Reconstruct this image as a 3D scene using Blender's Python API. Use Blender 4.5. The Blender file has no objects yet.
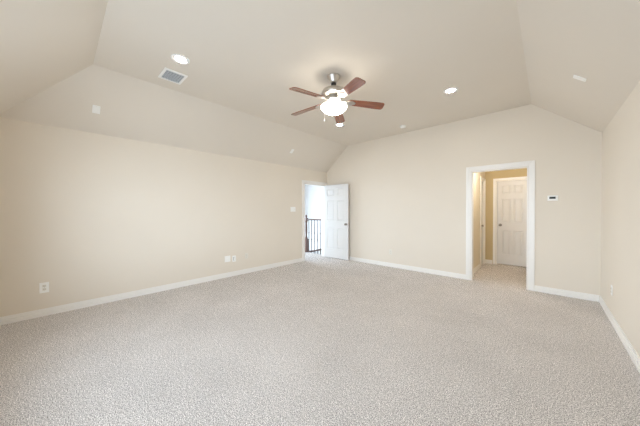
import bpy, bmesh, math, random
from mathutils import Vector, Matrix
random.seed(7)
PI = math.pi
SC = bpy.context.scene
C = SC.collection

# ------------------------------------------------------------------ camera
CAM_H = 1.335
yaw, pitch, roll = math.radians(42.98), math.radians(-0.602), math.radians(-0.168)
cd = bpy.data.cameras.new('camera'); cam = bpy.data.objects.new('camera', cd); C.objects.link(cam)
cd.sensor_fit = 'HORIZONTAL'; cd.sensor_width = 36.0; cd.lens = 243.24 / 640 * 36.0
cd.clip_start = 0.02; cd.clip_end = 200
fw = Vector((-math.sin(yaw), math.cos(yaw), 0)); rt = Vector((math.cos(yaw), math.sin(yaw), 0)); up = Vector((0, 0, 1))
f2 = fw*math.cos(pitch) + up*math.sin(pitch); u2 = up*math.cos(pitch) - fw*math.sin(pitch)
r3 = rt*math.cos(roll) + u2*math.sin(roll); u3 = u2*math.cos(roll) - rt*math.sin(roll)
cam.matrix_world = Matrix((( r3.x, u3.x, -f2.x, 0), (r3.y, u3.y, -f2.y, 0), (r3.z, u3.z, -f2.z, CAM_H), (0, 0, 0, 1)))
SC.camera = cam

# ------------------------------------------------------------------ world (overcast daylight outside the windows)
SKY_STRENGTH = 11.0
w = bpy.data.worlds.new('daylight'); SC.world = w; w.use_nodes = True
nt = w.node_tree; nt.nodes.clear()
wo = nt.nodes.new('ShaderNodeOutputWorld'); bg = nt.nodes.new('ShaderNodeBackground')
tc = nt.nodes.new('ShaderNodeTexCoord'); sx = nt.nodes.new('ShaderNodeSeparateXYZ'); cr = nt.nodes.new('ShaderNodeValToRGB')
mr = nt.nodes.new('ShaderNodeMapRange'); mr.inputs[1].default_value = -1; mr.inputs[2].default_value = 1
nt.links.new(tc.outputs['Generated'], sx.inputs[0]); nt.links.new(sx.outputs['Z'], mr.inputs[0]); nt.links.new(mr.outputs[0], cr.inputs[0])
# overcast sky, brightest low over the horizon, dim ground close to the house
STOPS = [(-1.0, .26), (-0.45, .42), (-0.08, .66), (0.03, 1.0), (0.20, 1.0), (0.42, .50), (1.0, .26)]
els = cr.color_ramp.elements
els.remove(els[1])
for k, (z, v) in enumerate(STOPS):
    e = els[0] if k == 0 else els.new((z+1)/2)
    e.position = (z+1)/2; e.color = (.735*v, .865*v, 1.0*v, 1)
nt.links.new(cr.outputs[0], bg.inputs[0]); bg.inputs[1].default_value = SKY_STRENGTH
nt.links.new(bg.outputs[0], wo.inputs[0])

# ------------------------------------------------------------------ exposure
SC.view_settings.view_transform = 'Standard'; SC.view_settings.look = 'None'
SC.view_settings.gamma = 1.0; SC.view_settings.use_curve_mapping = False
SC.view_settings.exposure = 0.42
SC.cycles.denoising_prefilter = 'NONE'; SC.cycles.max_bounces = 16; SC.cycles.diffuse_bounces = 12; SC.cycles.glossy_bounces = 4

# room
XL, XR, YF, YN = -4.688, 0.578, 5.328, -0.495
H, HC = 2.4384, 3.078
CL, CRX, CN = XL + 0.745, XR - 0.771, 0.294
T = 0.12

DOWNLIGHT_E, BOWL_E, HALL_W = 150.0, 10.0, 15.0

# portals of the windows (guide the daylight in)
WIN = [(-3.1, -1.8), (-1.5, -0.2)]; WZ0, WZ1 = 0.55, 2.2
def portal(loc, rot, sx_, sy_):
    l = bpy.data.lights.new('window_portal', 'AREA'); l.shape = 'RECTANGLE'; l.size = sx_; l.size_y = sy_
    l.cycles.is_portal = True
    o = bpy.data.objects.new('window_portal', l); C.objects.link(o); o.location = loc; o.rotation_euler = rot
for x0, x1 in WIN:
    portal(((x0+x1)/2, YN-T-0.02, (WZ0+WZ1)/2), (PI/2, 0, 0), x1-x0, WZ1-WZ0)
LWX, LWY0, LWY1, LWZ0, LWZ1 = -7.7, 3.1, 6.0, 0.1, 2.6
portal((LWX-T-0.02, (LWY0+LWY1)/2, (LWZ0+LWZ1)/2), (PI/2, 0, -PI/2), LWY1-LWY0, LWZ1-LWZ0)
hl = bpy.data.lights.new('hall_lamp', 'POINT'); hl.energy = HALL_W; hl.color = (1.0, 0.96, 0.89); hl.shadow_soft_size = 0.10
ho = bpy.data.objects.new('hall_lamp', hl); C.objects.link(ho); ho.location = (-0.66, 5.85, 2.28)

# ------------------------------------------------------------------ materials
def mat(name, col, rough=0.5, metal=0.0, bump=None, var=None, emit=None, spec=0.5, coat=0.0):
    m = bpy.data.materials.new(name); m.use_nodes = True
    n = m.node_tree; b = n.nodes['Principled BSDF']
    b.inputs['Base Color'].default_value = (*col, 1); b.inputs['Roughness'].default_value = rough
    b.inputs['Metallic'].default_value = metal; b.inputs['Specular IOR Level'].default_value = spec
    b.inputs['Coat Weight'].default_value = coat
    t = n.nodes.new('ShaderNodeTexCoord')
    if var:
        sc, c2 = var
        ns = n.nodes.new('ShaderNodeTexNoise'); ns.inputs['Scale'].default_value = sc; ns.inputs['Detail'].default_value = 4
        rp = n.nodes.new('ShaderNodeValToRGB'); rp.color_ramp.elements[0].position = .35; rp.color_ramp.elements[1].position = .65
        rp.color_ramp.elements[0].color = (*col, 1); rp.color_ramp.elements[1].color = (*c2, 1)
        n.links.new(t.outputs['Object'], ns.inputs['Vector']); n.links.new(ns.outputs['Fac'], rp.inputs[0]); n.links.new(rp.outputs[0], b.inputs['Base Color'])
    if bump:
        sc, st, di = bump
        nb = n.nodes.new('ShaderNodeTexNoise'); nb.inputs['Scale'].default_value = sc; nb.inputs['Detail'].default_value = 3
        bp = n.nodes.new('ShaderNodeBump'); bp.inputs['Strength'].default_value = st; bp.inputs['Distance'].default_value = di
        n.links.new(t.outputs['Object'], nb.inputs['Vector']); n.links.new(nb.outputs['Fac'], bp.inputs['Height']); n.links.new(bp.outputs[0], b.inputs['Normal'])
    if emit:
        b.inputs['Emission Color'].default_value = (*emit[0], 1); b.inputs['Emission Strength'].default_value = emit[1]
    return m
M = {}
M['paint'] = mat('beige_paint', (0.755, 0.696, 0.61), 0.7, bump=(90, 0.12, 0.004), var=(1.5, (0.765, 0.706, 0.62)), spec=0.25)
M['ceil'] = mat('ceiling_paint', (0.73, 0.677, 0.602), 0.8, bump=(70, 0.15, 0.004), var=(1.5, (0.74, 0.687, 0.612)), spec=0.2)
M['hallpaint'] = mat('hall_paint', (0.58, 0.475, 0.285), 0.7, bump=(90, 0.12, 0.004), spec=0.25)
M['hallpaint_lit'] = mat('hall_paint_lit', (0.76, 0.70, 0.58), 0.7, bump=(90, 0.12, 0.004), spec=0.25)  # lighter copy of the hall wall colour, nearby lamp's brightness painted in
M['landpaint'] = mat('landing_paint', (0.66, 0.655, 0.645), 0.7, bump=(90, 0.1, 0.004), spec=0.25)
M['trim'] = mat('white_trim', (0.85, 0.835, 0.81), 0.35, var=(3, (0.86, 0.845, 0.82)))
M['door'] = mat('white_door', (0.71, 0.705, 0.695), 0.4, var=(3, (0.72, 0.715, 0.705)))
M['plate'] = mat('white_plastic', (0.90, 0.90, 0.88), 0.35)
M['plate_sh'] = mat('ivory_plastic', (0.76, 0.73, 0.66), 0.4)
M['dark'] = mat('dark_slot', (0.05, 0.05, 0.05), 0.6)
M['screen'] = mat('lcd_screen', (0.025, 0.03, 0.025), 0.5)
M['nickel'] = mat('brushed_nickel', (0.58, 0.55, 0.51), 0.28, 1.0, var=(40, (0.62, 0.59, 0.55)))
M['darknickel'] = mat('aged_nickel', (0.30, 0.27, 0.24), 0.3, 1.0)
M['black'] = mat('black_iron', (0.035, 0.03, 0.028), 0.45)
M['ductgrey'] = mat('duct_grey', (0.07, 0.08, 0.09), 0.6)
M['slat'] = mat('vent_slat', (0.50, 0.53, 0.56), 0.5)
M['glow'] = mat('lit_lens', (0.9, 0.9, 0.88), 0.4, emit=((1.0, 0.94, 0.84), DOWNLIGHT_E))
M['bowl'] = mat('lit_frosted_glass', (0.9, 0.9, 0.88), 0.3, emit=((1.0, 0.93, 0.81), BOWL_E))
def wood(name, c1, c2, rough, axis='X', sc=3.0, coat=0.7):
    m = mat(name, c1, rough, coat=coat); n = m.node_tree; b = n.nodes['Principled BSDF']
    t = n.nodes.new('ShaderNodeTexCoord'); mp = n.nodes.new('ShaderNodeMapping')
    mp.inputs['Scale'].default_value = (1, 14, 14) if axis == 'X' else (14, 14, 1)
    ns = n.nodes.new('ShaderNodeTexNoise'); ns.inputs['Scale'].default_value = sc; ns.inputs['Detail'].default_value = 6
    rp = n.nodes.new('ShaderNodeValToRGB'); rp.color_ramp.elements[0].position = .3; rp.color_ramp.elements[1].position = .7
    rp.color_ramp.elements[0].color = (*c1, 1); rp.color_ramp.elements[1].color = (*c2, 1)
    n.links.new(t.outputs['Object'], mp.inputs[0]); n.links.new(mp.outputs[0], ns.inputs['Vector']); n.links.new(ns.outputs['Fac'], rp.inputs[0]); n.links.new(rp.outputs[0], b.inputs['Base Color'])
    return m
M['blade'] = wood('cherry_blade', (0.14, 0.038, 0.018), (0.32, 0.105, 0.045), 0.16)
M['newel'] = wood('walnut_stain', (0.075, 0.03, 0.018), (0.15, 0.065, 0.04), 0.35, 'Z')
M['rail'] = wood('rail_stain', (0.075, 0.035, 0.025), (0.14, 0.07, 0.05), 0.35)

def carpet_mat():
    m = bpy.data.materials.new('carpet'); m.use_nodes = True
    n = m.node_tree; b = n.nodes['Principled BSDF']; b.inputs['Roughness'].default_value = 0.95; b.inputs['Specular IOR Level'].default_value = 0.1
    t = n.nodes.new('ShaderNodeTexCoord')
    def noise(sc, det, ro=.6):
        x = n.nodes.new('ShaderNodeTexNoise'); x.inputs['Scale'].default_value = sc; x.inputs['Detail'].default_value = det; x.inputs['Roughness'].default_value = ro
        n.links.new(t.outputs['Object'], x.inputs['Vector']); return x
    def ramp(src, p0, p1, c0, c1):
        r = n.nodes.new('ShaderNodeValToRGB'); r.color_ramp.elements[0].position = p0; r.color_ramp.elements[1].position = p1
        r.color_ramp.elements[0].color = (*c0, 1); r.color_ramp.elements[1].color = (*c1, 1); n.links.new(src, r.inputs[0]); return r
    fine = noise(150, 2, .6); clump = noise(52, 2, .6); broad = noise(1.3, 4, .6); mid = noise(20, 3)
    r1 = ramp(fine.outputs['Fac'], .42, .58, (0.31, 0.290, 0.278), (0.98, 0.935, 0.91))
    r2 = ramp(broad.outputs['Fac'], .3, .7, (0.90, 0.90, 0.90), (1.04, 1.04, 1.04))
    r3_ = ramp(mid.outputs['Fac'], .3, .7, (0.955, 0.955, 0.955), (1.04, 1.04, 1.04))
    def mul(a, c):
        x = n.nodes.new('ShaderNodeMix'); x.data_type = 'RGBA'; x.blend_type = 'MULTIPLY'; x.inputs[0].default_value = 1.0
        n.links.new(a, x.inputs[6]); n.links.new(c, x.inputs[7]); return x.outputs[2]
    r4_ = ramp(clump.outputs['Fac'], .35, .65, (0.84, 0.84, 0.84), (1.09, 1.09, 1.09))
    n.links.new(mul(mul(mul(r1.outputs[0], r2.outputs[0]), r3_.outputs[0]), r4_.outputs[0]), b.inputs['Base Color'])
    bp = n.nodes.new('ShaderNodeBump'); bp.inputs['Strength'].default_value = 0.6; bp.inputs['Distance'].default_value = 0.008
    n.links.new(fine.outputs['Fac'], bp.inputs['Height']); n.links.new(bp.outputs[0], b.inputs['Normal'])
    return m
M['carpet'] = carpet_mat()

# ------------------------------------------------------------------ helpers
def box(bm, x0, x1, y0, y1, z0, z1, bev=0.0, seg=2):
    vs = [bm.verts.new((x, y, z)) for x in (x0, x1) for y in (y0, y1) for z in (z0, z1)]
    q = [(0,1,3,2), (4,6,7,5), (0,4,5,1), (2,3,7,6), (0,2,6,4), (1,5,7,3)]
    fs = [bm.faces.new([vs[i] for i in f]) for f in q]
    if bev > 0:
        es = list({e for f in fs for e in f.edges})
        bmesh.ops.bevel(bm, geom=es, offset=bev, segments=seg, profile=.5, affect='EDGES')
def prism(bm, pts, d):
    a = [bm.verts.new(p) for p in pts]; c = [bm.verts.new(Vector(p)+Vector(d)) for p in pts]
    bm.faces.new(a); bm.faces.new(c[::-1])
    for i in range(len(pts)):
        j = (i+1) % len(pts); bm.faces.new((a[i], c[i], c[j], a[j]))
def lathe(bm, prof, n=40, cx=0, cy=0, smooth=True):
    rings = []
    for r, z in prof:
        if r < 1e-6: rings.append([bm.verts.new((cx, cy, z))])
        else: rings.append([bm.verts.new((cx+r*math.cos(2*PI*i/n), cy+r*math.sin(2*PI*i/n), z)) for i in range(n)])
    for a, b in zip(rings, rings[1:]):
        for i in range(n):
            j = (i+1) % n
            if len(a) == 1 and len(b) > 1: f = bm.faces.new((a[0], b[i], b[j]))
            elif len(b) == 1 and len(a) > 1: f = bm.faces.new((a[i], b[0], a[j]))
            elif len(a) > 1: f = bm.faces.new((a[i], b[i], b[j], a[j]))
            else: continue
            f.smooth = smooth
def tube(bm, p, q, r, n=10):
    p = Vector(p); q = Vector(q); d = (q-p); L = d.length; d.normalize()
    ux = d.orthogonal().normalized(); uy = d.cross(ux)
    a = [bm.verts.new(p + r*(math.cos(2*PI*i/n)*ux + math.sin(2*PI*i/n)*uy)) for i in range(n)]
    c = [bm.verts.new(q + r*(math.cos(2*PI*i/n)*ux + math.sin(2*PI*i/n)*uy)) for i in range(n)]
    bm.faces.new(a[::-1]); bm.faces.new(c)
    for i in range(n):
        j = (i+1) % n; f = bm.faces.new((a[i], a[j], c[j], c[i])); f.smooth = True
def obj(name, bm, m, parent=None, loc=None):
    bmesh.ops.recalc_face_normals(bm, faces=bm.faces[:])
    me = bpy.data.meshes.new(name); bm.to_mesh(me); bm.free(); me.materials.append(m)
    o = bpy.data.objects.new(name, me); C.objects.link(o)
    if parent: o.parent = parent
    if loc: o.location = loc
    return o
def thing(name, label, cat, loc, rot=None, group=None):
    o = bpy.data.objects.new(name, None); C.objects.link(o); o.empty_display_size = .1
    if rot is not None: o.matrix_world = Matrix.Translation(loc) @ rot.to_4x4()
    else: o.location = loc
    return tag(o, label, cat, group)
def tag(o, label, cat, group=None):
    o['label'] = label; o['category'] = cat
    if group: o['group'] = group
    return o
def struct(o, label, cat):
    o['kind'] = 'structure'; return tag(o, label, cat)
def facing(normal, upv):      # local -Y looks along normal, local Z along upv
    n = Vector(normal).normalized(); z = Vector(upv); z = (z - n*z.dot(n)).normalized()
    y = -n; x = y.cross(z)
    return Matrix((x, y, z)).transposed()
def copy_tree(o, parent=None):
    c = o.copy(); C.objects.link(c)
    if parent: c.parent = parent
    for ch in list(o.children): copy_tree(ch, c)
    return c
def B(): return bmesh.new()

# ------------------------------------------------------------------ shell
DY0, DY1, DH = 4.422, 5.235, 2.05              # doorway in the left wall
OX0, OX1, OH = -1.045, -0.226, 2.062           # cased opening in the far wall
HXL, HXR, HYB = -1.13, -0.11, 7.30             # little hall behind it

b = B()
box(b, XL, XR, YN, YF, -0.1, 0); box(b, HXL-.13, HXR, YF, HYB+.13, -0.1, 0)
box(b, XL-0.001-T, XL, DY0-.02, DY1+.02, -0.1, 0)
struct(obj('floor', b, M['carpet']), 'speckled beige cut pile carpet covering the room and small hall', 'carpet floor')

b = B()
t_ = .1
prism(b, [(CL, CN, HC), (CRX, CN, HC), (CRX, YF+T, HC), (CL, YF+T, HC)], (0, 0, t_))
prism(b, [(XL, YN, H), (CL, CN, HC), (CL, YF+T, HC), (XL, YF+T, H)], (0, 0, t_))
prism(b, [(XR, YN, H), (CRX, CN, HC), (CRX, YF+T, HC), (XR, YF+T, H)], (0, 0, t_))
prism(b, [(XL, YN, H), (XR, YN, H), (CRX, CN, HC), (CL, CN, HC)], (0, 0, t_))
struct(obj('ceiling', b, M['ceil']), 'beige vaulted tray ceiling with sloped sides and flat centre', 'ceiling')

b = B()
box(b, XL-T, XL, YN-T, DY0, 0, H+.1); box(b, XL-T, XL, DY1, YF+T, 0, H+.1); box(b, XL-T, XL, DY0, DY1, DH, H+.1)
struct(obj('wall_left', b, M['paint']), 'long beige wall on the left running to the open door', 'wall')
b = B()
box(b, XL, OX0, YF, YF+T, 0, H); box(b, OX1, XR, YF, YF+T, 0, H); box(b, OX0, OX1, YF, YF+T, OH, H)
prism(b, [(XL, YF, H), (XR, YF, H), (CRX, YF, HC), (CL, YF, HC)], (0, T, 0))
struct(obj('wall_far', b, M['paint']), 'beige gable shaped end wall with the white cased opening', 'wall')
b = B(); box(b, XR, XR+T, YN-T, YF+T, 0, H+.1)
struct(obj('wall_right', b, M['paint']), 'beige wall at the right edge of the room', 'wall')
b = B(); xs = [XL-T]
for x0, x1 in WIN:
    box(b, xs[-1], x0, YN-T, YN, 0, H+.1); box(b, x0, x1, YN-T, YN, 0, WZ0); box(b, x0, x1, YN-T, YN, WZ1, H+.1); xs.append(x1)
box(b, xs[-1], XR+T, YN-T, YN, 0, H+.1)
struct(obj('wall_near', b, M['paint']), 'beige window wall behind the viewer', 'wall')
for k, (x0, x1) in enumerate(WIN):
    b = B(); f = .05
    box(b, x0, x0+f, YN-.09, YN-.04, WZ0, WZ1); box(b, x1-f, x1, YN-.09, YN-.04, WZ0, WZ1)
    box(b, x0+f, x1-f, YN-.09, YN-.04, WZ0, WZ0+f); box(b, x0+f, x1-f, YN-.09, YN-.04, WZ1-f, WZ1)
    box(b, x0+f, x1-f, YN-.085, YN-.045, (WZ0+WZ1)/2-.02, (WZ0+WZ1)/2+.02)
    o = obj('window_%d' % (k+1), b, M['trim']); struct(o, ('white sash window nearer the left corner behind the viewer', 'white sash window behind the viewer nearer the right wall')[k], 'window')
    b = B(); box(b, x0-.04, x1+.04, YN, YN+.06, WZ0-.03, WZ0, .005); obj('window_sill', b, M['trim'], o)

# hall
b = B(); HH = 2.44
DX0, DX1, DZ = -0.905, -0.295, 2.04             # narrow door in the back of the hall
LY0, LY1, LZ = 6.72, 7.16, 2.04                 # closet door in the hall's left wall
box(b, HXL-T, HXL, YF+T, LY0, 0, HH); box(b, HXL-T, HXL, LY1, HYB, 0, HH); box(b, HXL-T, HXL, LY0, LY1, LZ, HH); box(b, HXL-T-.04, HXL-T, LY0-.05, LY1+.05, 0, HH)  # last box: unseen panel added behind the closet door to block daylight
struct(obj('wall_hall_left', b, M['hallpaint_lit']), 'left wall inside the small hall, lamp brightness painted into its colour', 'wall')
b = B()
box(b, HXL-T, DX0, HYB, HYB+T, 0, HH); box(b, DX1, HXR+T, HYB, HYB+T, 0, HH); box(b, DX0, DX1, HYB, HYB+T, DZ, HH); box(b, DX0-.05, DX1+.05, HYB+T, HYB+T+.04, 0, HH)  # last box: added light blocker, out of view behind the door gaps
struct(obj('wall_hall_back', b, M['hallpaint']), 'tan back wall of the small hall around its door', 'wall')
b = B(); box(b, HXR, HXR+T, YF+T, HYB, 0, HH)
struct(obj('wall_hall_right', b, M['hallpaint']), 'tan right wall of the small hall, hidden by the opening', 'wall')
b = B(); box(b, HXL-T, HXR+T, YF+T, HYB+T, HH, HH+.1)
struct(obj('ceiling_hall', b, M['ceil']), 'flat ceiling of the small hall', 'ceiling')

# landing beyond the left door
LX = XL - T; LYF, LYN = 7.2, 2.8; EDGE = 5.40
b = B(); box(b, LWX, LX, LYN, EDGE+.03, -0.15, 0)
struct(obj('floor_landing', b, M['carpet']), 'brightly lit carpet of the stair landing beyond the open door', 'carpet floor')
b = B(); box(b, LWX, LX+T, EDGE+.03, LYF, -1.15, -1.0)
struct(obj('floor_stair', b, M['carpet']), 'lower stair landing floor seen between the balusters', 'carpet floor')
b = B(); box(b, LWX-T, LX+T, LYF, LYF+T, -1.15, 2.9)
struct(obj('wall_landing_back', b, M['landpaint']), 'bright white stairwell wall seen through the open doorway', 'wall')
b = B()
box(b, LWX-T, LWX, LYN, LWY0, -1.15, 2.9); box(b, LWX-T, LWX, LWY1, LYF, -1.15, 2.9)
box(b, LWX-T, LWX, LWY0, LWY1, -1.15, LWZ0); box(b, LWX-T, LWX, LWY0, LWY1, LWZ1, 2.9)
struct(obj('wall_landing_left', b, M['landpaint']), 'white stairwell wall with a window beyond the doorway', 'wall')
b = B(); box(b, LWX-T, LX, LYN-T, LYN, -.15, 2.9)
struct(obj('wall_landing_near', b, M['landpaint']), 'white landing wall hidden beside the doorway', 'wall')
b = B(); box(b, LX, LX+T, YF+T, LYF, -1.15, 2.9); box(b, LX, LX+T, EDGE+.03, YF+T, -1.15, -.1)
struct(obj('wall_landing_right', b, M['landpaint']), 'white stairwell wall behind the open door', 'wall')
b = B(); box(b, LWX-T, LX+T-.13, LYN-T, LYF+T, 2.9, 3.0)
struct(obj('ceiling_landing', b, M['landpaint']), 'white stairwell ceiling above the landing', 'ceiling')
b = B(); f = .06
for y in (LWY0, (LWY0+LWY1)/2-f/2, LWY1-f): box(b, LWX-.09, LWX-.04, y, y+f, LWZ0, LWZ1)
box(b, LWX-.088, LWX-.042, LWY0+f, LWY1-f, LWZ0, LWZ0+f); box(b, LWX-.088, LWX-.042, LWY0+f, LWY1-f, LWZ1-f, LWZ1)
struct(obj('window_3', b, M['trim']), 'white framed stairwell window beside the landing', 'window')

# baseboards: stepped profile extruded along a wall. p -> q with the room on the side `n`
PROF = [(0, 0), (.018, 0), (.018, .036), (.010, .039), (.010, .046), (.015, .049), (.015, .066), (.009, .069), (.009, .075), (.011, .077), (.009, .093), (0, .093)]
def skirting(name, runs, label):
    b = B()
    for p, q, n in runs:
        p = Vector((*p, 0)); q = Vector((*q, 0)); n = Vector((*n, 0))
        prism(b, [p + n*d + Vector((0, 0, z)) for d, z in PROF], q-p)
    struct(obj(name, b, M['trim']), label, 'baseboard')
CW = .085                                       # casing width
skirting('baseboard_left', [((XL, YN), (XL, DY0-CW), (1, 0)), ((XL, DY1+CW), (XL, YF), (1, 0))], 'white baseboard along the long left wall')
skirting('baseboard_far', [((XL+.016, YF), (OX0-CW, YF), (0, -1)), ((OX1+CW, YF), (XR-.016, YF), (0, -1))], 'white baseboard along the end wall beside the opening')
skirting('baseboard_right', [((XR, YN), (XR, YF), (-1, 0))], 'white baseboard along the right wall')
skirting('baseboard_near', [((XL+.016, YN), (XR-.016, YN), (0, 1))], 'white baseboard under the windows behind the viewer')
skirting('baseboard_hall', [((HXL, YF+T), (HXL, LY0-.07), (1, 0)), ((HXL+.001, HYB), (DX0-.07, HYB), (0, -1)), ((DX1+.07, HYB), (HXR, HYB), (0, -1))], 'cream baseboard inside the small hall')

# door casings (two flat steps with mitre-free corners) and jamb liners
def casing(name, axis, c, sgn, a0, a1, h, wd, label, jamb=None):
    """axis 'x': runs along x on plane y=c, proud towards sgn; a0..a1 opening"""
    b = B()
    def bx(u0, u1, z0, z1, d0, d1, bev=.003):
        lo, hi = sorted((c+sgn*d0, c+sgn*d1))
        if axis == 'x': box(b, u0, u1, lo, hi, z0, z1, bev)
        else: box(b, lo, hi, u0, u1, z0, z1, bev)
    def frame(i0, i1, d):
        bx(a0-i1, a0-i0, 0, h+i1, 0, d); bx(a1+i0, a1+i1, 0, h+i1, 0, d); bx(a0-i0, a1+i0, h+i0, h+i1, 0, d)
    frame(.004, wd*.55, .013); frame(wd*.55-.001, wd, .019)
    if jamb:
        th = .016; j0, j1 = jamb
        bx(a0, a0+th, 0, h, j0, j1, 0); bx(a1-th, a1, 0, h, j0, j1, 0); bx(a0+th, a1-th, h-th, h, j0, j1, 0)
    return struct(obj(name, b, M['trim']), label, 'door trim')
casing('trim_1', 'y', XL, 1, DY0, DY1, DH, CW, 'white casing around the left doorway to the landing', (.004, -T))
casing('trim_2', 'x', YF, -1, OX0, OX1, OH, CW, 'white casing around the open entry to the small hall', (.004, -T))
casing('trim_3', 'x', HYB, -1, DX0, DX1, DZ, .06, 'cream casing around the narrow door at the hall back', (.002, -T))
casing('trim_4', 'y', HXL, 1, LY0, LY1, LZ, .06, 'cream casing around the closet door in the hall side wall', (.002, -T))

# six panel door: local x 0..w (hinge at 0), y 0..t, z 0..h
def six_panel(w_, h_, t=.035, stile=.105, mull=.09, z0=.0):
    b = B()
    k = h_/2.03
    zs = [0, .25*k, .83*k, 1.035*k, 1.60*k, 1.73*k, 1.925*k, h_]
    pw = (w_-2*stile-mull)/2
    xs_ = [0, stile, stile+pw, stile+pw+mull, w_-stile, w_]
    for y, s in ((0, 1), (t, -1)):
        for i in range(5):
            for j in range(7):
                x0, x1, a, c = xs_[i], xs_[i+1], zs[j], zs[j+1]
                if i in (1, 3) and j in (1, 3, 5):
                    loops = []
                    for ins, dep in ((0, 0), (.010, .009), (.022, .009), (.040, .003)):
                        loops.append([b.verts.new((px, y+s*dep, pz)) for px, pz in ((x0+ins, a+ins), (x1-ins, a+ins), (x1-ins, c-ins), (x0+ins, c-ins))])
                    for l0, l1 in zip(loops, loops[1:]):
                        for q in range(4):
                            r = (q+1) % 4; b.faces.new((l0[q], l0[r], l1[r], l1[q]))
                    b.faces.new(loops[-1])
                else:
                    b.faces.new([b.verts.new((px, y, pz)) for px, pz in ((x0, a), (x1, a), (x1, c), (x0, c))])
    for f in (((0,0,0),(0,t,0),(0,t,h_),(0,0,h_)), ((w_,0,0),(w_,t,0),(w_,t,h_),(w_,0,h_)), ((0,0,0),(w_,0,0),(w_,t,0),(0,t,0)), ((0,0,h_),(w_,0,h_),(w_,t,h_),(0,t,h_))):
        b.faces.new([b.verts.new(p) for p in f])
    bmesh.ops.remove_doubles(b, verts=b.verts[:], dist=1e-5)
    return b
def knob_bm(x, z, t, sides=(-1, 1)):
    b = B()
    for s in sides:
        bb = B(); lathe(bb, [(0, 0), (.031, 0), (.033, .004), (.028, .010), (.012, .014), (.011, .030), (.019, .036), (.027, .046), (.027, .054), (.020, .061), (0, .063)], 24)
        y0 = 0 if s < 0 else t
        for v in bb.verts: v.co = Vector((x+v.co.x, y0 + s*v.co.z, z+v.co.y))
        me = bpy.data.meshes.new('tmp'); bb.to_mesh(me); bb.free(); b.from_mesh(me); bpy.data.meshes.remove(me)
    return b
def door(name, w_, h_, loc, rz, label, kx, hinges=True, sides=(-1, 1), **kw):
    r = thing(name, label, 'door', loc); r.rotation_euler = (0, 0, rz); r['kind'] = 'structure'
    obj('door_panel', six_panel(w_, h_, **kw), M['door'], r)
    k = obj('door_knob', knob_bm(kx, .95, .035, sides), M['darknickel'], r); k['label'] = 'dark nickel door knob'
    b = B(); e = w_ if kx > w_/2 else 0
    box(b, e-.002, e+.002, .006, .029, .90, 1.0); l = obj('latch_plate', b, M['nickel'], r); l['label'] = 'thin metal latch plate on the door edge'
    if hinges:
        for z in (.2, 1.0, 1.8):
            b = B(); hx = 0 if kx > w_/2 else w_
            tube(b, (hx-.004, .041, z), (hx-.004, .041, z+.09), .007); hi = obj('hinge', b, M['nickel'], r); hi['label'] = 'small nickel hinge'
    return r
door('door_1', .828, 2.03, (XL+.024, 5.190, .014), math.radians(0.9), 'white six panel door standing open against the end wall corner', .828-.065)
door('door_2', .570, 2.005, (DX0+.020, HYB+.030, .018), 0, 'closed narrow white six panel door at the back of the hall', .06, hinges=False, stile=.095, mull=.06)
door('door_3', .404, 2.01, (HXL-.012, LY1-.018, .012), -PI/2, 'closed closet door seen edge on in the hall left wall', .404-.05, hinges=False, sides=(1,), stile=.08, mull=.05) if False else \
door('door_3', .404, 2.01, (HXL-.014, LY0+.018, .012), PI/2, 'closed closet door seen edge on in the hall left wall', .05, hinges=False, sides=(-1,), stile=.08, mull=.05)

# ------------------------------------------------------------------ ceiling fan
FX, FY = -2.038, 2.456
fan = thing('ceiling_fan', 'brushed nickel ceiling fan with five cherry wood blades and lit bowl', 'ceiling fan', (FX, FY, HC))
def FZ(z): return z - HC
b = B(); lathe(b, [(0, 0), (.088, 0), (.090, -.010), (.084, -.020), (.062, -.048), (.050, -.074), (.046, -.084), (.034, -.088), (0, -.088)], 40)
obj('canopy', b, M['nickel'], fan)
b = B(); lathe(b, [(0, -.086), (.032, -.086), (.034, -.100), (.030, -.114), (0, -.114)], 24); obj('canopy_collar', b, M['black'], fan)['label'] = 'black rubber collar under the canopy'
b = B(); tube(b, (0, 0, -.11), (0, 0, FZ(2.91)), .014, 16); obj('downrod', b, M['nickel'], fan)
b = B(); lathe(b, [(0, FZ(2.938)), (.028, FZ(2.938)), (.034, FZ(2.930)), (.060, FZ(2.925)), (.105, FZ(2.912)), (.142, FZ(2.892)), (.160, FZ(2.868)), (.163, FZ(2.845)), (.156, FZ(2.832)), (.110, FZ(2.820)), (.085, FZ(2.812)), (.080, FZ(2.800)), (0, FZ(2.800))], 48)
obj('motor_housing', b, M['nickel'], fan)
b = B(); lathe(b, [(0, FZ(2.802)), (.098, FZ(2.802)), (.100, FZ(2.794)), (.100, FZ(2.766)), (.094, FZ(2.756)), (0, FZ(2.756))], 40); obj('flywheel', b, M['nickel'], fan)
b = B(); lathe(b, [(0, FZ(2.757)), (.058, FZ(2.757)), (.062, FZ(2.748)), (.060, FZ(2.728)), (0, FZ(2.728))], 40); obj('light_fitter', b, M['nickel'], fan)
b = B(); lathe(b, [(.050, FZ(2.728)), (.070, FZ(2.722)), (.105, FZ(2.710)), (.145, FZ(2.698)), (.168, FZ(2.688)), (.172, FZ(2.680)), (.166, FZ(2.666)), (.146, FZ(2.643)), (.116, FZ(2.620)), (.082, FZ(2.602)), (.042, FZ(2.589)), (0, FZ(2.585))], 48)
obj('light_bowl', b, M['bowl'], fan)['label'] = 'glowing frosted glass light bowl'
b = B(); lathe(b, [(0, FZ(2.587)), (.010, FZ(2.587)), (.013, FZ(2.580)), (.006, FZ(2.570)), (0, FZ(2.567))], 16); obj('finial', b, M['nickel'], fan)
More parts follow.
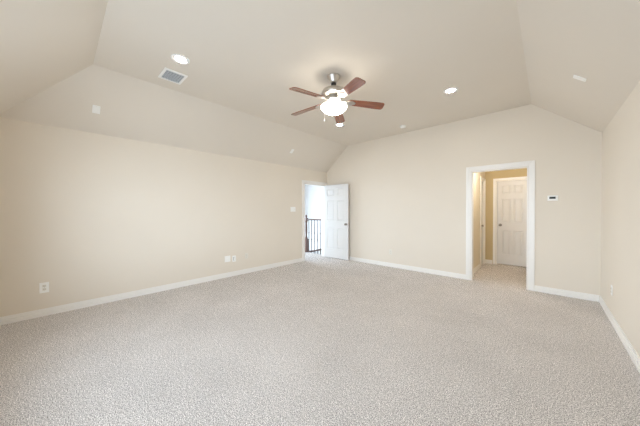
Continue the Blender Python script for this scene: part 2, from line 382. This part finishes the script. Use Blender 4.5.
for ang in (-96, -24, 48, 120, 192):
    R_ = Matrix.Rotation(math.radians(ang), 4, 'Z'); pit = Matrix.Rotation(math.radians(4.5), 4, 'Y') @ Matrix.Rotation(math.radians(-12), 4, 'X')
    b = B()
    # blade iron: flat arm widening to a three-lobed plate under the blade
    pts = [(.085, .020), (.14, .014), (.175, .018), (.205, .044), (.240, .046), (.262, .030), (.285, .014)]
    loop = [(x, y) for x, y in pts] + [(x, -y) for x, y in reversed(pts)]
    prism(b, [(x, y, -.010) for x, y in loop], (0, 0, .006))
    br = obj('blade_bracket', b, M['nickel'], fan); br.matrix_local = Matrix.Translation((0, 0, FZ(2.764))) @ R_ @ pit
    b = B(); r0, r1 = .185, .668; loop = []
    def hw(x): return .052 + .016*min(1, (x-r0)/(.36))
    n = 14; cr_ = .035
    up_ = [(r0+.012, hw(r0)-.012 if False else hw(r0)-.010), (r0+.03, hw(r0+.03))] + [(x, hw(x)) for x in [r0+.05+(r1-cr_-r0-.05)*i/n for i in range(n+1)]]
    up_ += [(r1-cr_+cr_*math.sin(a), hw(r1)-cr_+cr_*math.cos(a)) for a in [PI/2*i/6 for i in range(1, 7)]]
    up_ = [(r0, hw(r0)-.026)] + up_
    loop = up_ + [(x, -y) for x, y in reversed(up_)]
    prism(b, [(x, y, -.003) for x, y in loop], (0, 0, .007))
    bl = obj('fan_blade', b, M['blade'], fan); bl.matrix_local = Matrix.Translation((0, 0, FZ(2.764))) @ R_ @ pit
b = B(); px, py = -.06*math.cos(yaw)+.04, -.10
for i in range(44): 
    z = FZ(2.80) - i*.0060
    lathe(b, [(0, z), (.0020, z-.0014), (.0023, z-.003), (.0020, z-.0046), (0, z-.0060)], 6, 0, 0)
ch = obj('pull_chain', b, M['nickel'], fan, (-.11, -.06, 0))
b = B(); z = FZ(2.80)-44*.0060; lathe(b, [(0, z), (.004, z-.002), (.009, z-.018), (.008, z-.026), (0, z-.030)], 14)
obj('chain_fob', b, M['plate'], ch)['label'] = 'small white pull chain fob'

# ------------------------------------------------------------------ recessed lights, smoke detector, vent
def downlight(loc, label):
    r = thing('recessed_light', label, 'ceiling light', loc, group='recessed lights in the flat ceiling')
    b = B(); lathe(b, [(.056, .0), (.056, -.004), (.080, -.007), (.095, -.003), (.097, 0)], 40); obj('trim_ring', b, M['plate'], r)
    b = B(); lathe(b, [(0, -.0005), (.057, -.0005), (.057, -.003), (0, -.004)], 32); obj('lens', b, M['glow'], r)['label'] = 'glowing lens'
    return r
d0 = downlight((-3.09, .97, HC), 'glowing recessed ceiling light right beside the square air vent')
for loc, lab in (((-1.03, 3.91, HC), 'glowing recessed ceiling light to the right of the fan'), ((-3.09, 3.91, HC), 'glowing recessed ceiling light just below the fan, partly behind a blade')):
    c = copy_tree(d0); c.location = loc; c['label'] = lab
r = thing('smoke_detector', 'small white round smoke detector on ceiling near the end wall', 'smoke detector', (-2.185, 4.873, HC))
b = B(); lathe(b, [(0, 0), (.060, 0), (.060, -.010), (.056, -.012), (.056, -.016), (.058, -.018), (.052, -.032), (.030, -.038), (0, -.038)], 32); obj('housing', b, M['plate'], r)
b = B(); lathe(b, [(0, -.0375), (.010, -.0375), (.009, -.041), (0, -.041)], 16); obj('test_button', b, M['plate_sh'], r)

r = thing('air_vent', 'white square ceiling air vent with grey louvres beside recessed light', 'air vent', (-3.545, 1.022, HC))
b = B(); W, D, fw_ = .150, .130, .028
for x0, x1, y0, y1 in ((-W, W, -D, -D+fw_), (-W, W, D-fw_, D), (-W, -W+fw_, -D+fw_, D-fw_), (W-fw_, W, -D+fw_, D-fw_)): box(b, x0, x1, y0, y1, -.012, 0, .002)
obj('vent_frame', b, M['plate'], r)
b = B(); box(b, -W+fw_, W-fw_, -D+fw_, D-fw_, -.002, -.0005); obj('duct', b, M['ductgrey'], r)['label'] = 'dark duct behind the louvres'
for i in range(6):
    b = B(); x = -W+fw_+.022 + i*(2*(W-fw_)-.044)/5
    prism(b, [(x-.009, -D+fw_, -.0100), (x-.008, -D+fw_, -.0112), (x+.009, -D+fw_, -.004), (x+.008, -D+fw_, -.003)], (0, 2*(D-fw_), 0)); obj('louvre', b, M['slat'], r)
for y in (-.075, -.045, -.015, .015, .045, .075):
    b = B(); box(b, -W+fw_, W-fw_, y-.0035, y+.0035, -.0125, -.0105); obj('crossbar', b, M['slat'], r)

# ------------------------------------------------------------------ wall plates
FARN, LEFTN, RIGHTN = (0, -1, 0), (1, 0, 0), (-1, 0, 0)
def plate_bm(w_, h_, th=.006): b = B(); box(b, -w_/2, w_/2, -th, 0, -h_/2, h_/2, .0025); return b
def outlet(loc, nrm, label, m='plate', w_=.074, h_=.120):
    r = thing('wall_outlet', label, 'electrical outlet', loc, facing(nrm, (0, 0, 1)), 'electrical outlets low on the walls')
    obj('cover_plate', plate_bm(w_, h_), M[m], r)
    for s in (-1, 1):
        b = B(); z = s*.021; box(b, -.017, .017, -.0085, -.005, z-.015, z+.015, .003); rc = obj('receptacle', b, M['plate_sh'], r)
        b = B(); box(b, -.0075, -.0055, -.0092, -.0082, z-.002, z+.008); box(b, .0055, .0075, -.0092, -.0082, z-.002, z+.008); box(b, -.002, .002, -.0092, -.0082, z-.011, z-.007); obj('socket_slots', b, M['dark'], rc)
    b = B(); box(b, -.003, .003, -.0072, -.0055, -.003, .003, .001); obj('screw', b, M['nickel'], r)
    return r
outlet((XL, -.137, .361), LEFTN, 'white electrical outlet low on the left wall nearest the viewer', w_=.082, h_=.132)
outlet((XL, 2.722, .371), LEFTN, 'pale outlet right of the blank plate pair on left wall', 'plate_sh')
outlet((-2.69, YF, .350), FARN, 'pale outlet low on the end wall between door and opening', 'plate_sh')
outlet((XR, 4.51, .368), RIGHTN, 'white outlet low on the right wall near the corner')
r = thing('blank_plate', 'white square wall plate, leftmost of the low row of three on left wall', 'wall plate', (XL, 2.300, .367), facing(LEFTN, (0, 0, 1)))
obj('cover_plate', plate_bm(.118, .122), M['plate'], r)
for x in (-.023, .023):
    for z in (-.042, .042):
        b = B(); box(b, x-.003, x+.003, -.0072, -.0055, z-.003, z+.003, .001); obj('screw', b, M['plate_sh'], r)
r = thing('media_plate', 'narrow white cable plate in the middle of the low row of three', 'wall plate', (XL, 2.440, .352), facing(LEFTN, (0, 0, 1)))
obj('cover_plate', plate_bm(.078, .124), M['plate'], r)
b = B(); box(b, -.018, .018, -.0068, -.0055, -.035, .035); ins = obj('insert', b, M['dark'], r); ins['label'] = 'dark gap around the jack insert'
b = B(); box(b, -.012, .016, -.009, -.0060, -.033, .033, .001); obj('jack_panel', b, M['plate'], r)
r = thing('light_switch', 'pale multi switch plate on left wall beside the doorway', 'light switch', (XL, 4.03, 1.366), facing(LEFTN, (0, 0, 1)))
obj('cover_plate', plate_bm(.165, .118), M['plate'], r)
for x in (-.046, 0, .046):
    b = B(); box(b, x-.005, x+.005, -.016, -.004, -.002, .012, .0015); obj('toggle', b, M['plate'], r)
r = thing('thermostat', 'white wall thermostat with dark screen right of the opening', 'thermostat', (.070, YF, 1.519), facing(FARN, (0, 0, 1)))
b = B(); box(b, -.062, .062, -.024, 0, -.042, .042, .008, 3); obj('housing', b, M['plate'], r)
b = B(); box(b, -.040, .032, -.0255, -.022, -.012, .022, .001); obj('screen', b, M['screen'], r)['label'] = 'dark blank display'
for x in (.044,):
    for z in (.012, -.002):
        b = B(); box(b, x-.006, x+.006, -.0258, -.022, z-.004, z+.004, .001); obj('button', b, M['plate_sh'], r)

# blank plates on the sloped ceilings
nL = Vector((HC-H, 0, -(CL-XL))).normalized(); tL = Vector((CL-XL, 0, HC-H)).normalized()
nR = Vector((-(HC-H), 0, -(XR-CRX))).normalized(); tR = Vector((-(XR-CRX), 0, HC-H)).normalized()
def onL(z, y): return Vector((XL + (z-H)*(CL-XL)/(HC-H), y, z))
def onR(z, y): return Vector((XR - (z-H)*(XR-CRX)/(HC-H), y, z))
def slope_plate(p, n, t, label, w_, h_):
    r = thing('ceiling_plate', label, 'wall plate', p, facing(n, t), 'blank plates on the sloped ceilings')
    obj('cover_plate', plate_bm(w_, h_, .008), M['plate'], r)
    for z in (-.4*h_, .4*h_):
        b = B(); box(b, -.003, .003, -.0095, -.007, z-.003, z+.003, .001); obj('screw', b, M['plate_sh'], r)
slope_plate(onL(2.690, .352), nL, tL, 'white blank plate high on the left sloped ceiling near the vent', .078, .118)
slope_plate(onL(2.722, 3.722), nL, tL, 'small pale plate on the left sloped ceiling near the far end', .072, .115)
slope_plate(onR(2.712, 3.727), nR, tR, 'white blank plate on the right sloped ceiling', .074, .118)

# ------------------------------------------------------------------ landing railings
r = thing('stair_railing', 'dark wood and iron stair railing seen through the open doorway', 'railing', (-5.64, EDGE, 0))
b = B(); box(b, -.055, .055, -.055, .055, 0, .42, .006); box(b, -.040, .040, -.040, .040, .42, .46, .006)
lathe(b, [(0, .45), (.042, .45), (.046, .47), (.034, .50), (.030, .56), (.038, .72), (.034, .88), (.030, .94), (.044, .97), (.044, .99), (.036, 1.0)], 20)
box(b, -.050, .050, -.050, .050, 1.0, 1.10, .008)
lathe(b, [(0, 1.10), (.030, 1.10), (.022, 1.115), (.036, 1.14), (.034, 1.165), (.016, 1.195), (0, 1.21)], 20)
obj('newel_post', b, M['newel'], r)
XE = -LX; L_ = (LX - (-5.64))
b = B(); box(b, .048, L_, -.030, .030, 1.030, 1.075, .012, 3); obj('handrail', b, M['rail'], r)
for i in range(6):
    x = .125 + i*.122
    if x > L_-.02: break
    b = B(); box(b, x-.008, x+.008, -.008, .008, 0, 1.034)
    lathe(b, [(.008, .60), (.018, .62), (.018, .64), (.008, .66)], 10, x, 0) if i % 2 == 0 else lathe(b, [(.008, .40), (.018, .42), (.018, .44), (.008, .46)], 10, x, 0)
    obj('baluster', b, M['black'], r)
r = thing('stair_railing', 'lower dark railing glimpsed low between the landing balusters', 'railing', (-5.60, 5.52, -1.0))
b = B(); box(b, -.028, .028, 0, .68, .985, 1.035, .010); obj('handrail', b, M['rail'], r)
for i in range(6):
    y = .04 + i*.12
    b = B(); box(b, -.008, .008, y-.008, y+.008, 0, .99); obj('baluster', b, M['black'], r)
